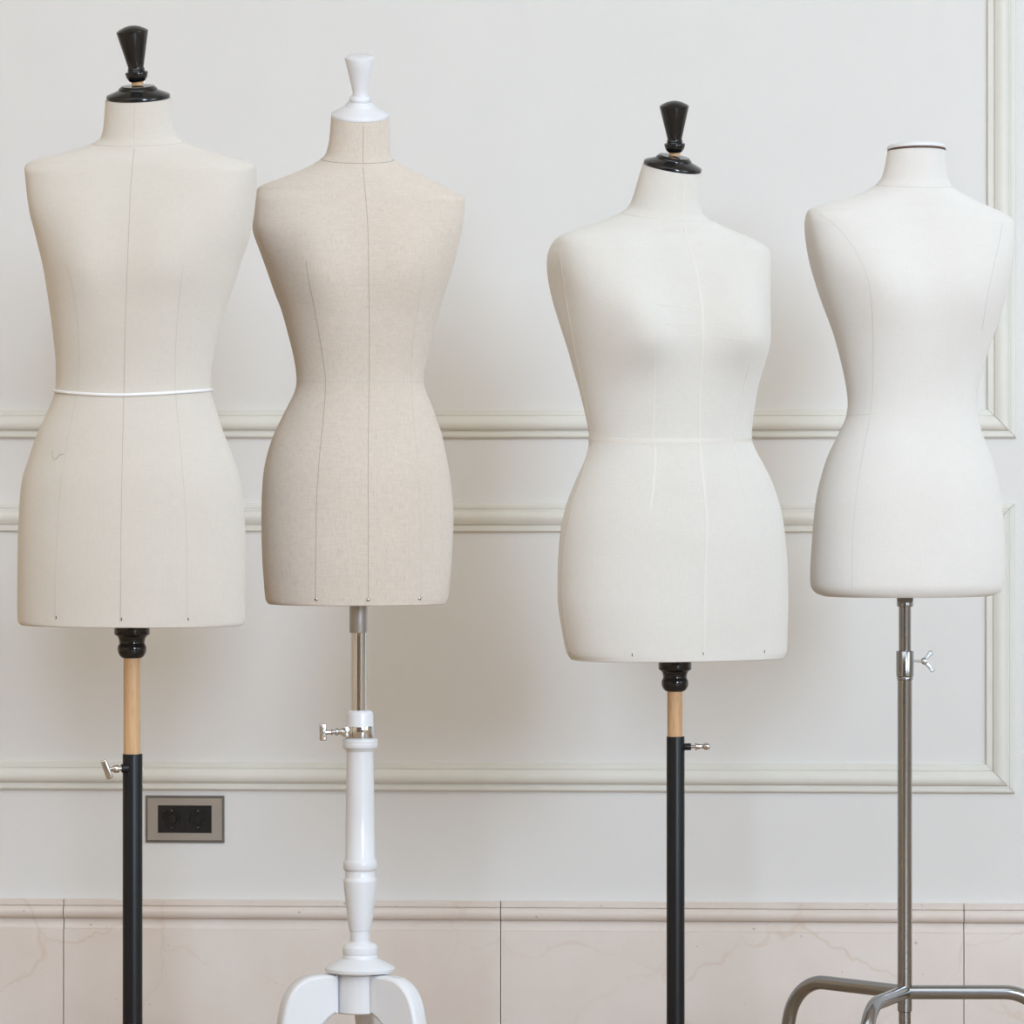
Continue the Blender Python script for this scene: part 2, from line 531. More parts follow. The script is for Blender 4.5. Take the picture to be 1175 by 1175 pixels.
def build_body(spec):
    """lofts rings of superellipse section whose outline matches the measured left and right contours"""
    d, yaw = spec['d'], spec['yaw']
    Lf = pchip([(y, x) for x, y in spec['L']])
    Rf = pchip([(y, x) for x, y in spec['R']])
    y0 = spec['top']; y1 = spec['hem']
    rows = []
    y = y0
    sh0, sh1 = spec['shoulder']              # rows between which the shoulder line runs
    while y < y1 - 0.01:
        rows.append(y)
        if sh0 - 4 < y < sh1 + 6: y += 1.0
        elif y > y1 - 16: y += 1.5
        else: y += 3.5
    rows.append(y1)
    df, db, ne, tl = (pchip(spec[k]) for k in ('front', 'back', 'power', 'tilt'))
    th = np.linspace(0, 2 * PI, NSEG, endpoint=False)
    ct, st = np.cos(th), np.sin(th)
    cy_, sy_ = math.cos(yaw), math.sin(yaw)
    rt = np.array(RT)
    ax = np.array(AX)
    camp = np.array(CAM)
    rings = []
    a_prev, s_prev = 0.05, 0.0
    # fixed body axis: the pole column
    axis = np.array(at(spec['cx'], HOR, d))
    for row in rows:
        n = float(ne(row)); bf = float(df(row)); bb = float(db(row)); tilt = float(tl(row))
        bf *= 1 + 0.04 * min(1.0, max(0.0, (row - sh1) / 60.0))
        z = CAM.z + (HOR - row) * d / F
        L0, R0 = float(Lf(row)), float(Rf(row))
        a = max(0.01, (R0 - L0) / 2 * d / F)
        s = ((L0 + R0) / 2 - spec['cx']) * d / F
        e = 2.0 / n
        ex = np.sign(ct) * np.abs(ct) ** e
        ey = np.sign(st) * np.abs(st) ** e
        for it in range(40):
            x = a * ex
            yy = np.where(ey < 0, ey * bf, ey * bb)
            frontw = np.clip(-ey, 0, 1) ** 0.7
            zz = np.full_like(x, z)
            for (xb, rb, amp, sx, su, sd) in spec['bust']:
                dz = (rb - row) * d / F
                sz = su if dz > 0 else sd
                yy = yy - frontw * amp * np.exp(-((x - xb) / sx) ** 2 - (dz / sz) ** 2)
            zz = zz + tilt * yy + tilt * spec.get('tiltx', 0.0) * x
            wx = x * cy_ - yy * sy_
            wy = x * sy_ + yy * cy_
            P = axis[None, :] + np.stack([wx, wy, np.zeros_like(wx)], 1) + rt[None, :] * s
            P[:, 2] = zz
            q = P - camp
            dd = q @ ax
            px = 587.5 + F * (q @ rt) / dd
            py = HOR - F * q[:, 2] / dd
            i0, i1 = int(px.argmin()), int(px.argmax())
            eL = float(Lf(py[i0])) - px[i0]
            eR = float(Rf(py[i1])) - px[i1]
            if abs(eL) + abs(eR) < 0.05: break
            a += 0.7 * (eR - eL) / 2 * d / F
            a = max(a, 0.008)
            s += 0.8 * (eL + eR) / 2 * d / F
        rings.append(P)
    R = np.array(rings)
    # light smoothing along the body (not across the shoulder tips or the hem)
    for _ in range(spec.get('smooth', 2)):
        Q = R.copy()
        for i in range(2, len(rows) - 3):
            if abs(rows[i] - rows[i - 1] - (rows[i + 1] - rows[i])) < 0.01 and not (sh0 - 4 < rows[i] < sh1 + 8):
                Q[i] = 0.25 * R[i - 1] + 0.5 * R[i] + 0.25 * R[i + 1]
        R = Q
    b = Body()
    b.rows, b.R, b.spec = rows, R, spec
    b.top = Vector(R[0].mean(0))
    b.hemc = Vector(R[-1].mean(0))
    bm = bmesh.new()
    V = [[bm.verts.new(p) for p in ring] for ring in R]
    # bottom and top closing rings
    def close(ring, cen, fr, dz, flip):
        prev = ring
        for f_, z_ in zip(fr, dz):
            nw = [bm.verts.new(Vector(cen) + (v.co - Vector(cen)) * f_ + Vector((0, 0, z_))) for v in ring]
            for k in range(NSEG):
                k2 = (k + 1) % NSEG
                bm.faces.new((prev[k], prev[k2], nw[k2], nw[k]) if not flip else (prev[k2], prev[k], nw[k], nw[k2]))
            prev = nw
        bm.faces.new(prev if not flip else list(reversed(prev)))
    for A, B in zip(V, V[1:]):
        for k in range(NSEG):
            k2 = (k + 1) % NSEG
            bm.faces.new((A[k], A[k2], B[k2], B[k]))
    close(V[-1], b.hemc, (0.985, 0.9, 0.5), spec.get('under', (-0.001, -0.0012, -0.0012)), False)
    close(V[0], b.top, (0.97, 0.6), (0.0005, 0.0005), True)
    b.torso_bm = bm
    return b

def ring_at(b, row):
    i = int(np.clip(np.searchsorted(b.rows, row), 1, len(b.rows) - 1))
    t = (row - b.rows[i - 1]) / (b.rows[i] - b.rows[i - 1])
    return [Vector(p) for p in b.R[i - 1] * (1 - t) + b.R[i] * t]

def ribbon(name, pts, nrm, w, h, m, parent, closed=False):
    """a flat stitched line lying on the cloth: width w, height h above it"""
    bm = bmesh.new()
    n = len(pts)
    rows = []
    for i in range(n):
        if closed:
            t = pts[(i + 1) % n] - pts[i - 1]
        else:
            t = pts[min(n - 1, i + 1)] - pts[max(0, i - 1)]
        t.normalize()
        u = t.cross(nrm[i]).normalized()
        k = [pts[i] - u * w / 2 - nrm[i] * h * 1.5, pts[i] - u * w * 0.42 + nrm[i] * h, pts[i] + u * w * 0.42 + nrm[i] * h,
             pts[i] + u * w / 2 - nrm[i] * h * 1.5]
        rows.append([bm.verts.new(q) for q in k])
    prs = list(zip(rows, rows[1:])) + ([(rows[-1], rows[0])] if closed else [])
    for a, c in prs:
        for k in range(4):
            bm.faces.new((a[k], a[(k + 1) % 4], c[(k + 1) % 4], c[k]))
    if not closed:
        bm.faces.new(rows[0]); bm.faces.new(list(reversed(rows[-1])))
    return link(name, bm, m, parent, ang=60)

def on_body(b, path, step=3.0):
    """points of the cloth seen along a measured line"""
    P = [Vector((p[0], p[1], 0)) for p in path]
    if len(P) > 2: P = smooth_path(P, 12)
    else: P = [P[0].lerp(P[1], k / 40) for k in range(41)]
    out, nn = [], []
    last = None
    for p in P:
        if last is not None and (p - last).length < step and p is not P[-1]: continue
        dr = (AX + RT * ((p.x - 587.5) / F) + Vector((0, 0, (HOR - p.y) / F))).normalized()
        hit = b.bvh.ray_cast(CAM, dr)
        if hit[0] is None: continue
        out.append(hit[0]); nn.append(hit[1]); last = p
    return out, nn

def seam(b, path, w, m, name='seam', h=0.0003):
    pts, nn = on_body(b, path)
    if len(pts) < 3: return None
    return ribbon(name, pts, nn, w, h, m, b.torso)

def seam_round(b, row, w, m, name='seam', h=0.0003, rowf=None):
    R0 = ring_at(b, row)
    c = sum(R0, Vector()) / len(R0)
    pts = R0
    nn = []
    n = len(pts)
    for k in range(n):
        t = pts[(k + 1) % n] - pts[k - 1]
        q = Vector((t.y, -t.x, 0)).normalized()
        if q.dot(pts[k] - c) < 0: q = -q
        nn.append(q)
    return ribbon(name, pts, nn, w, h, m, b.torso, True)

def pin(b, px, py, kind):
    dr = (AX + RT * ((px - 587.5) / F) + Vector((0, 0, (HOR - py) / F))).normalized()
    p, nr, _, _ = b.bvh.ray_cast(CAM, dr)
    if p is None: return
    bm = bmesh.new()
    if kind == 'round':
        add_lathe(bm, [(0.0026, -0.001), (0.0031, 0.0004), (0.0027, 0.0014), (0.0015, 0.0022), (0, 0.0024)], frame(p, nr), 20)
        link('pin', bm, M['nickel'], b.torso)
    else:
        mx = frame(p, nr)
        zl = Vector((0, 0, 1)); zl = (zl - nr * zl.dot(nr)).normalized()
        xl = zl.cross(nr)
        mm = Matrix((xl, nr, zl)).transposed().to_4x4()
        add_box(bm, Matrix.Translation(p) @ mm, 0.0014, 0.0016, 0.0048, 0.0004)
        link('pin', bm, M['dark_pin'], b.torso)

def make_form(spec):
    b = build_body(spec)
    foot = at(spec['cx'], HOR, spec['d']); foot.z = 0
    b.root = thing('dress_form', foot, spec['label'], 'dress form', 'dress forms standing in a row')
    b.torso = link('torso', b.torso_bm, M[spec['cloth']], b.root, ang=50)
    dg = bmesh.new(); dg.from_mesh(b.torso.data); dg.transform(Matrix.Translation(world_loc(b.torso)))
    b.bvh = BVHTree.FromBMesh(dg); b._dg = dg
    return b

def tilt_axis(fwd, side_yaw):
    """unit axis leaning fwd radians towards the direction a form of that yaw faces"""
    f = Vector((math.sin(side_yaw), -math.cos(side_yaw), 0))
    return (Vector((0, 0, 1)) * math.cos(fwd) + f * math.sin(fwd)).normalized()

rad = math.radians
# local frames for front/back tables: (row, metres)
F1 = dict(d=7.55, yaw=rad(-7), cx=151.5, top=113.8, hem=716.5, shoulder=(158, 196), cloth='cream',
    label='cream calico dress form with black knob and white cord around its waist, furthest left',
    L=[(121, 112), (120.5, 122), (119.5, 135), (118, 150), (115.5, 158), (108, 164), (100, 167.5), (85, 172), (70, 176), (45, 182), (34, 186), (29.5, 189.5), (28, 194),
       (29, 205), (31, 225), (34, 245), (38, 260), (43, 280), (49, 305), (54, 335), (58.7, 367), (62, 395), (64, 420), (64, 440), (62.3, 452), (59.5, 460),
       (51, 480), (42, 498), (33, 526), (25.5, 549), (23, 567), (21.5, 592), (20.4, 620), (20, 660), (19.7, 690), (19.9, 706), (20.4, 713), (22.5, 716.5)],
    R=[(196.5, 112), (197, 122), (198, 135), (200, 148), (203.5, 156), (212, 163), (230, 170), (255, 177.5), (275, 183), (288, 187.5), (293, 191), (295, 198),
       (295, 213), (293.2, 232), (290.5, 252), (286, 275), (277, 300), (271.5, 318), (265.5, 335), (259, 354), (251.5, 380), (245, 408), (242.3, 428), (242, 444),
       (244, 456), (247.6, 468), (254, 489), (260, 505), (268, 525), (274.5, 546), (278.5, 566), (280.5, 590), (281.6, 620), (281.8, 660), (281.5, 690), (281.2, 708), (280.6, 713.5), (278.8, 716.5)],
    front=[(113, .048), (150, .050), (165, .058), (195, .085), (240, .102), (300, .112), (360, .106), (445, .088), (500, .100), (560, .114), (640, .116), (716, .110)],
    back=[(113, .048), (150, .052), (165, .060), (195, .078), (260, .102), (330, .098), (445, .074), (540, .110), (600, .120), (716, .112)],
    power=[(113, 2), (170, 2), (188, 2.1), (200, 2.9), (235, 3.0), (300, 2.4), (440, 2.06), (560, 2.1), (716, 2.15)],
    tilt=[(113, .19), (150, .19), (168, .14), (190, .0), (716, 0)],
    bust=[(-.072, 306, .016, .062, .080, .055), (.072, 306, .016, .062, .080, .055)])

F2 = dict(d=7.78, yaw=rad(8), cx=411.5, top=134.3, hem=692, shoulder=(178, 230), cloth='linen',
    label='natural linen dress form with white knob on a white turned wooden tripod stand',
    L=[(380, 132), (379.2, 145), (378.3, 155), (376.5, 168), (374, 176), (370.5, 181), (362, 187), (346.6, 194.5), (321, 204.7), (300, 213), (295.3, 216.5), (293.8, 222),
       (292.5, 232), (291.3, 243), (289.6, 256), (289.3, 262), (290.6, 268), (294, 277.4), (300.6, 295), (308, 315.7), (316, 338.7), (321.5, 352),
       (330, 381.7), (336.5, 408), (339.7, 427), (340.5, 438), (337.7, 450.6), (330, 466), (321, 484), (312, 504), (305.7, 524.7), (302, 545), (300.3, 570), (300, 598), (300.2, 620),
       (301, 644), (302.7, 668), (304, 683), (305, 689), (307, 692)],
    R=[(446, 132), (447, 145), (447.6, 160), (448.5, 176), (451, 182.5), (459, 188), (474, 195.7), (492, 204.7), (512.5, 215.5), (527, 223), (532, 226.5), (533.5, 231),
       (533, 240), (531.7, 255), (529, 270), (525.3, 285), (519, 310), (513, 328), (507.4, 345), (501, 369), (494.7, 393), (488.5, 417), (486.5, 430), (486.3, 439),
       (489.3, 450.6), (496, 466), (501, 481), (507.4, 500), (512.5, 524.7), (517, 550), (519.4, 575.7), (520.5, 590), (520.2, 605), (519.2, 632), (517, 662), (515, 680), (514, 687), (511.5, 691)],
    front=[(134, .045), (170, .050), (185, .058), (225, .082), (265, .100), (315, .108), (370, .098), (438, .080), (490, .094), (550, .110), (620, .112), (692, .104)],
    back=[(134, .045), (170, .050), (190, .062), (225, .076), (280, .098), (340, .094), (438, .068), (520, .104), (580, .112), (692, .104)],
    power=[(134, 2), (190, 2), (218, 2.1), (232, 2.9), (262, 3.0), (320, 2.4), (438, 2.06), (560, 2.1), (692, 2.15)],
    tilt=[(134, .28), (165, .25), (185, .16), (212, 0), (692, 0)],
    bust=[(-.075, 314, .021, .055, .085, .060), (.075, 314, .021, .055, .085, .060)])

F3 = dict(d=7.75, yaw=rad(27), cx=774, top=193, hem=755, shoulder=(240, 290), cloth='white_calico',
    label='full-busted white dress form with pale tape lines and black knob, turned to the right',
    L=[(738.3, 186), (736, 194), (733.4, 201), (729.4, 216), (725.3, 229), (721.2, 237), (714.4, 243), (703.5, 248.5), (681.7, 256.6), (660, 263.6), (647, 268), (639, 273), (632, 282), (628.6, 291),
       (627.2, 303), (628.6, 319), (632.7, 340), (638, 359), (645, 381), (651.7, 402), (658, 425), (664, 445), (669.4, 467), (673.3, 484), (675.8, 499), (675.4, 510.7), (671.4, 527), (664, 543.4),
       (655.8, 562.5), (649, 581.5), (643.6, 606), (640.8, 633), (639.7, 662), (639.7, 685), (641, 700), (645, 724), (649, 745), (651.5, 752), (654.5, 755.5)],
    R=[(806, 192), (804.5, 202), (803.2, 218), (803.2, 234), (805.6, 244), (812.4, 250.5), (831.5, 259.7), (850.5, 268), (869.6, 276.4), (880, 283), (884, 290), (885, 300), (884.7, 318), (884, 345),
       (884.6, 370), (884.8, 386), (883.6, 397), (880.5, 409), (875.5, 425), (869.8, 445), (866.2, 467), (863.3, 489), (862.6, 504), (865.5, 513), (872.3, 526), (880.5, 541), (888.7, 559.7), (895.5, 581.5),
       (899.6, 603), (902.3, 627), (904.2, 655), (904.8, 690), (903.9, 723), (903.2, 745), (902.2, 750.5), (900, 753)],
    front=[(193, .050), (225, .054), (245, .062), (285, .088), (320, .106), (380, .118), (430, .108), (505, .096), (560, .112), (620, .124), (690, .124), (755, .116)],
    back=[(193, .050), (225, .054), (245, .064), (285, .080), (340, .104), (400, .100), (505, .080), (590, .118), (640, .126), (755, .116)],
    power=[(193, 2), (250, 2), (270, 2.1), (288, 3.3), (325, 3.3), (390, 2.4), (505, 2.06), (620, 2.1), (755, 2.15)],
    tilt=[(193, .26), (225, .25), (246, .17), (275, 0), (755, 0)], tiltx=-.27,
    bust=[(-.106, 388, .040, .056, .095, .055), (.085, 386, .040, .056, .095, .056)])

F4 = dict(d=7.95, yaw=rad(14), cx=1038.5, top=173, hem=683, shoulder=(206, 256), cloth='ivory',
    label='slim ivory dress form with flat white neck plate on a tubular steel stand, furthest right',
    L=[(1018.8, 172), (1017.6, 178), (1016, 187), (1014, 196), (1011.6, 203.8), (1007, 210), (1000, 216), (984.8, 223), (964.4, 229.4), (946.5, 234.5), (933, 238), (927.3, 241.5), (924.5, 248), (923, 258),
       (923.2, 266), (924.8, 280.4), (928.6, 300.8), (935, 323.8), (942.7, 346.8), (950.3, 367), (956.7, 385), (963, 408), (968, 429), (971.6, 449), (972.8, 465), (970.7, 478), (964.4, 493), (956.7, 508), (949, 525),
       (942.7, 545), (937, 568.5), (933.7, 594), (931.7, 619.6), (930, 645), (929.3, 662), (930, 671), (932.5, 677), (937, 681), (943, 683)],
    R=[(1085.2, 172), (1085.3, 183), (1086, 194), (1087.3, 203), (1090.7, 211), (1097, 217), (1110, 224.5), (1130.3, 234.5), (1150.7, 243.7), (1160, 249.5), (1164.5, 256), (1165.6, 266),
       (1164.3, 286), (1159.7, 314), (1154.6, 339), (1148, 362), (1140.5, 384), (1132.8, 407), (1127.5, 425), (1123, 444), (1120.8, 461), (1121.9, 477), (1126.5, 495), (1132.8, 512), (1140.5, 533), (1146, 555),
       (1150, 583), (1152.7, 616), (1153.5, 642), (1152.8, 661), (1151.7, 671), (1149, 677.5), (1144.5, 681), (1138, 683)],
    front=[(173, .046), (200, .049), (215, .058), (255, .080), (290, .098), (335, .108), (390, .096), (465, .078), (520, .094), (580, .110), (640, .112), (670, .110), (678, .105), (683, .098)],
    back=[(173, .046), (200, .050), (215, .062), (255, .076), (310, .096), (370, .090), (465, .066), (550, .104), (610, .110), (670, .108), (678, .103), (683, .096)],
    power=[(173, 2), (225, 2), (242, 2.1), (258, 3.0), (290, 3.0), (345, 2.4), (465, 2.06), (580, 2.1), (683, 2.15)],
    tilt=[(173, -.08), (200, .06), (214, .10), (240, 0), (683, 0)],
    bust=[(-.076, 332, .019, .055, .090, .075), (.076, 332, .019, .055, .090, .075)])

b1, b2, b3, b4 = (make_form(s) for s in (F1, F2, F3, F4))

# ------------------------------------------------------------------ seams, tapes and pins
w = 0.0013
# left form
seam(b1, [(154, 121), (154, 145), (154, 167)], w, M['thread_pale'])
seam(b1, [(154, 170), (150, 215), (148, 260), (146, 310), (143.5, 380), (142.5, 440), (140.5, 520), (139, 600), (138.5, 660), (138, 714)], w, M['thread_grey'])
seam(b1, [(75, 302), (82, 325), (88, 360), (91, 400), (90, 440), (85, 470), (77, 510), (70, 560), (66, 610), (64, 660), (63, 712)], w, M['thread_pale'])
seam(b1, [(210, 305), (206, 340), (202.5, 380), (201, 420), (202, 455), (206, 500), (211, 560), (214, 620), (215, 712)], w, M['thread_pale'])
seam_round(b1, 164, w, M['thread_pale'])
for q in ((64.5, 708.5), (139.5, 710.5), (216, 710.5)): pin(b1, *q, 'tack')
# linen form
seam(b2, [(417, 145), (416.6, 165), (416.4, 188)], w, M['thread_brown'])
seam(b2, [(416.5, 192), (419, 220), (422, 260), (423, 310), (423.8, 380), (423.5, 440), (422.5, 520), (422.5, 600), (422.5, 690)], w, M['thread_brown'])
seam(b2, [(351, 300), (355, 325), (362, 360), (368, 395), (372.5, 425), (373.5, 445), (371, 480), (367, 520), (363.5, 570), (362.5, 620), (362, 690)], w, M['thread_brown'])
seam(b2, [(486, 318), (480, 350), (474, 390), (472, 430), (474, 470), (478, 520), (481.5, 580), (483, 640), (483, 690)], 0.0010, M['thread_pale'])
seam_round(b2, 183, w, M['thread_brown'])
seam_round(b2, 438.5, w, M['thread_pale'])
for q in ((363, 687.5), (422.5, 688), (481.5, 686.5)): pin(b2, *q, 'round')
# full-busted form: flat pale tapes
tw, th_ = 0.0050, 0.0004
seam(b3, [(784, 200), (784, 225), (783.5, 252)], 0.002, M['tape'], 'tape', th_)
seam(b3, [(785, 258), (792, 285), (799, 310), (803, 335), (806, 360), (805.5, 400), (803.5, 440), (803, 490), (804, 520), (808, 560), (811, 600), (809.5, 660), (808, 752)], tw, M['tape'], 'tape', th_)
seam(b3, [(753, 349), (787, 353), (806, 356.5), (822, 353), (842, 349.5), (856, 349)], 0.002, M['tape'], 'tape', th_)
seam(b3, [(764, 372), (786, 372), (806, 371), (846, 369.5), (866, 370)], 0.002, M['tape'], 'tape', th_)
seam(b3, [(790, 386), (806, 384), (846, 389), (874, 391)], 0.002, M['tape'], 'tape', th_)
seam(b3, [(749, 378), (751, 410), (751, 440), (750, 470), (749, 500), (752, 520), (750, 550), (746, 585)], tw * 0.85, M['tape'], 'tape', th_)
seam(b3, [(860, 418), (852, 450), (845, 480), (842, 505), (848, 540), (857, 578)], tw * 0.7, M['tape'], 'tape', th_)
seam(b3, [(641, 285), (646, 320), (652, 360), (660, 405), (668, 445), (675, 480), (679, 505)], tw * 0.7, M['tape'], 'tape', th_)
seam(b3, [(677, 512), (668, 545), (657, 580), (648, 625), (645.5, 670), (648, 710), (655, 752)], tw * 0.7, M['tape'], 'tape', th_)
seam_round(b3, 505.5, 0.0070, M['tape'], 'waist_tape', th_)
seam_round(b3, 249, w, M['tape'])
for q in ((654.5, 749), (725.5, 751.5), (807, 750), (877, 747.5)): pin(b3, *q, 'tack')
# slim form
seam(b4, [(940, 245), (962, 262), (982, 288), (995, 318), (1000, 345), (1002, 390), (1001.5, 440), (999, 475), (991, 515), (984, 560), (979, 610), (977.5, 676)], w, M['thread_ivory'])
seam(b4, [(1151, 252), (1146, 280), (1139, 312), (1132, 345), (1127, 380)], w, M['thread_ivory'])
seam_round(b4, 213, w, M['thread_ivory'])
seam(b4, [(972, 476), (985, 476), (998, 475)], w, M['thread_ivory'])

# white cord tied round the waist of the left form
R0 = ring_at(b1, 449)
cc = sum(R0, Vector()) / len(R0)
fx = Vector((math.sin(F1['yaw']), -math.cos(F1['yaw']), 0))
pts = []
for k, p in enumerate(R0):
    q = p - cc; q.z = 0
    lift = -0.0085 * max(0.0, q.normalized().dot(fx)) ** 1.2 + 0.002
    n_ = q.normalized()
    pts.append(Vector((p.x, p.y, p.z + lift)) + n_ * 0.0012)
bm = bmesh.new()
add_tube(bm, pts, 0.0026, 10, closed=True)
cord = link('waist_cord', bm, M['elastic'])
tag(cord, 'thin white elastic cord around the waist of the leftmost dress form', 'cord')
set_origin(cord, cc)
# stray thread on the left form
tp, tn = on_body(b1, [(60, 516), (60.5, 523), (62.5, 527.5), (66, 525), (69, 521.5), (73, 522)], 0.8)
bm = bmesh.new()
add_tube(bm, [p + n * 0.0005 for p, n in zip(tp, tn)], 0.00045, 6)
thr = link('loose_thread', bm, M['thread_grey'])
tag(thr, 'short stray grey thread clinging to the left hip of the leftmost dress form', 'thread')
set_origin(thr, tp[0])

# ------------------------------------------------------------------ neck caps and knobs
BLACK_CAP = [(0, 0), (35.5, 0), (36.6, 1.2), (36.6, 4.2), (35.6, 5.4), (22.6, 10.6), (22.2, 12.2), (21, 13.4), (19.8, 14), (19.2, 15.2), (8.2, 15.6), (0, 15.6)]
BLACK_KNOB = [(0, 19.6), (6, 19.6), (9.4, 21.2), (12, 25.2), (13.1, 30), (12.6, 31.4), (10.2, 32.0), (9.6, 33.2), (10.0, 34.4), (9.3, 35.8),
              (9.0, 37), (11.35, 47), (14.7, 61.5), (18.3, 77.2), (18.2, 78.4), (15.5, 80.4), (9, 83.4), (4, 84.6), (0, 84.8)]
WHITE_CAP = [(0, 0), (31.8, 0), (32.8, 1), (32.8, 3.4), (32, 4.6), (24, 8.6), (17.2, 13), (16.8, 14.6), (16, 15.2), (14.8, 16), (14.2, 18), (12, 18.4), (0, 18.4)]
WHITE_KNOB = [(0, 18), (11, 18.2), (12.2, 20), (12.2, 22.4), (11.2, 24), (8.9, 25.4), (8.3, 28), (9.0, 33), (11.4, 44), (14.3, 57), (17, 68.4), (16.9, 70), (15.4, 71.2), (8, 72.4), (0, 72.6)]
def cap(b, capp, knobp, m, scale, ax_cap, ax_knob, stem=None, off=(0, 0), kshift=0.0):
    s = b.spec['d'] / F * scale
    base = b.top + RT * off[0] * s + Vector((0, 0, off[1] * s))
    c = lathe('neck_cap', [(r * s, h * s) for r, h in capp], frame(base, ax_cap), m, b.root, 96)
    p = base + Vector(ax_cap) * 18.4 * s
    k = lathe('knob', [(r * s, (h - 18.4) * s) for r, h in knobp], frame(p, ax_knob), m, c, 80)
    if stem:
        lathe('knob_stem', [(7.0 * s, -2 * s), (7.0 * s, 6 * s)], frame(p, ax_knob), stem, c, 40)
    return c
a1 = tilt_axis(rad(10.8), rad(-7))
cap(b1, BLACK_CAP, BLACK_KNOB, M['black'], 1.0, a1, tilt_axis(rad(11), rad(-25)), M['wood'])
a2 = tilt_axis(rad(15.6), rad(6))
cap(b2, WHITE_CAP, WHITE_KNOB, M['white_lacquer'], 1.0, a2, tilt_axis(rad(16), rad(2)))
a3 = tilt_axis(rad(15.2), rad(42))
cap(b3, BLACK_CAP, BLACK_KNOB, M['black'], 0.92, a3, tilt_axis(rad(11), rad(-3)), M['wood'])
# flat plate on the slim form
s4 = F4['d'] / F
a4 = tilt_axis(rad(-5), rad(14))
lathe('neck_rim', [(33.2 * s4, -1.0 * s4), (33.6 * s4, 0), (33.2 * s4, 1.3 * s4)], frame(b4.top, a4), M['rim'], b4.root, 96)
lathe('neck_plate', [(33.0 * s4, 0), (33.9 * s4, .8 * s4), (33.9 * s4, 3.2 * s4), (32.6 * s4, 4.8 * s4), (20 * s4, 6.2 * s4), (0, 6.8 * s4)],
      frame(b4.top + a4 * 1.2 * s4, a4), M['cap_white'], b4.root, 96)

# ------------------------------------------------------------------ stands
def px_dir(dx, dy, dd): return (RT * dx + Vector((0, 0, -dy)) + AX * dd).normalized()

def screw_key(parent, start, direction, prof, s, m, name='clamp_screw'):
    return lathe(name, [(r * s, h * s) for r, h in prof], frame(start, direction), m, parent, 28)

TURNED = [(20, 716.5), (20.4, 717.6), (20.4, 727.5), (19.6, 728.6), (18.0, 729.2), (15.8, 732), (14.6, 736), (14.9, 739), (16.4, 741.6), (16.7, 744.5), (16.2, 748.5), (14.2, 752.5), (11.5, 754.8), (9.8, 755.2)]
def black_stand(b, cx, d, k, ycol, ywood, ysleeve, rw, rs, scrside):
    s = d / F
    pole('collar', [(r * k, ycol + (y - 716.5) * k) for r, y in TURNED], cx, d, M['black'], b.root, 72)
    pole('wooden_rod', [(rw, ywood - 4), (rw, ysleeve + 30)], cx, d, M['wood'], b.root, 48)
    zb = HOR + (CAM.z - 0.03) * F / d
    pole('pole', [(rs - 1.2, ysleeve + 2), (rs - 1.2, ysleeve), (rs - 0.3, ysleeve), (rs, ysleeve + 0.8), (rs, zb)], cx + 0.7, d, M['black_metal'], b.root, 64)
    base = at(cx, HOR, d); base.z = 0
    lathe('base', [(0.126, 0.0), (0.130, 0.004), (0.128, 0.014), (0.112, 0.022), (0.06, 0.030), (0.030, 0.046), (0.026, 0.055)], Matrix.Translation(base), M['iron'], b.root, 80)

black_stand(b1, 151.4, F1['d'], 1.0, 716.5, 755, 865, 9.6, 11.4, -1)
black_stand(b3, 774.5, F3['d'], 0.93, 757.5, 790.5, 845, 8.9, 10.4, 1)

# screw of the left form: boss, nut and a flat ribbed key
s = F1['d'] / F
p0 = at(143, 881.5, F1['d'] - 0.012)
dv = px_dir(-1, 0.05, -0.35)
screw_key(b1.root, p0, dv, [(5, -4), (5, 3.2), (4.4, 3.8)], s, M['black_metal'], 'screw_boss')
scr = screw_key(b1.root, p0, dv, [(2.4, 3), (2.4, 6.5), (4.2, 7), (4.7, 8), (4.7, 11.5), (4, 13), (2.6, 14.5), (2.2, 20)], s, M['nickel'])
bm = bmesh.new()
kc = p0 + dv * 21 * s
xk = px_dir(0.34, 1, 0.1)
yk = dv.cross(xk).normalized(); xk = yk.cross(dv).normalized()
kd = px_dir(0.38, 1, 0.0); kn = AX.cross(kd).normalized()
mk = Matrix.Translation(kc) @ Matrix((kn, AX, kd)).transposed().to_4x4()
add_box(bm, mk, 7.5 * s, 6.0 * s, 23 * s, 1.8 * s, 3)
for k in range(-2, 3):
    for sd in (-1, 1):
        add_box(bm, mk @ Matrix.Translation((0, sd * 3.0 * s, k * 3.6 * s)), 4.6 * s, 0.8 * s, 1.3 * s, 0.3 * s, 1)
link('screw_key', bm, M['nickel'], scr)

# screw of the full-busted form
s = F3['d'] / F
p0 = at(784, 857, F3['d'])
dv = px_dir(1, -0.03, -0.1)
bo = screw_key(b3.root, p0, dv, [(4, 0), (4, 8.4), (3.6, 9)], s, M['black_metal'], 'screw_boss')
scr = screw_key(b3.root, p0 + dv * 8.6 * s, dv, [(1.9, 0), (1.9, 5), (4.4, 5.2), (4.6, 5.8), (3.6, 6.6), (2.4, 12.6), (2.2, 14), (3.0, 14.2)], s, M['nickel'])
bm = bmesh.new()
kc = p0 + dv * 26.5 * s
mk = Matrix.Translation(kc) @ Matrix((dv, AX.cross(dv) * 1.0, AX)).transposed().to_4x4()
add_box(bm, mk, 8.4 * s, 7.2 * s, 21 * s, 3.2 * s, 4)
link('screw_key', bm, M['nickel'], scr)

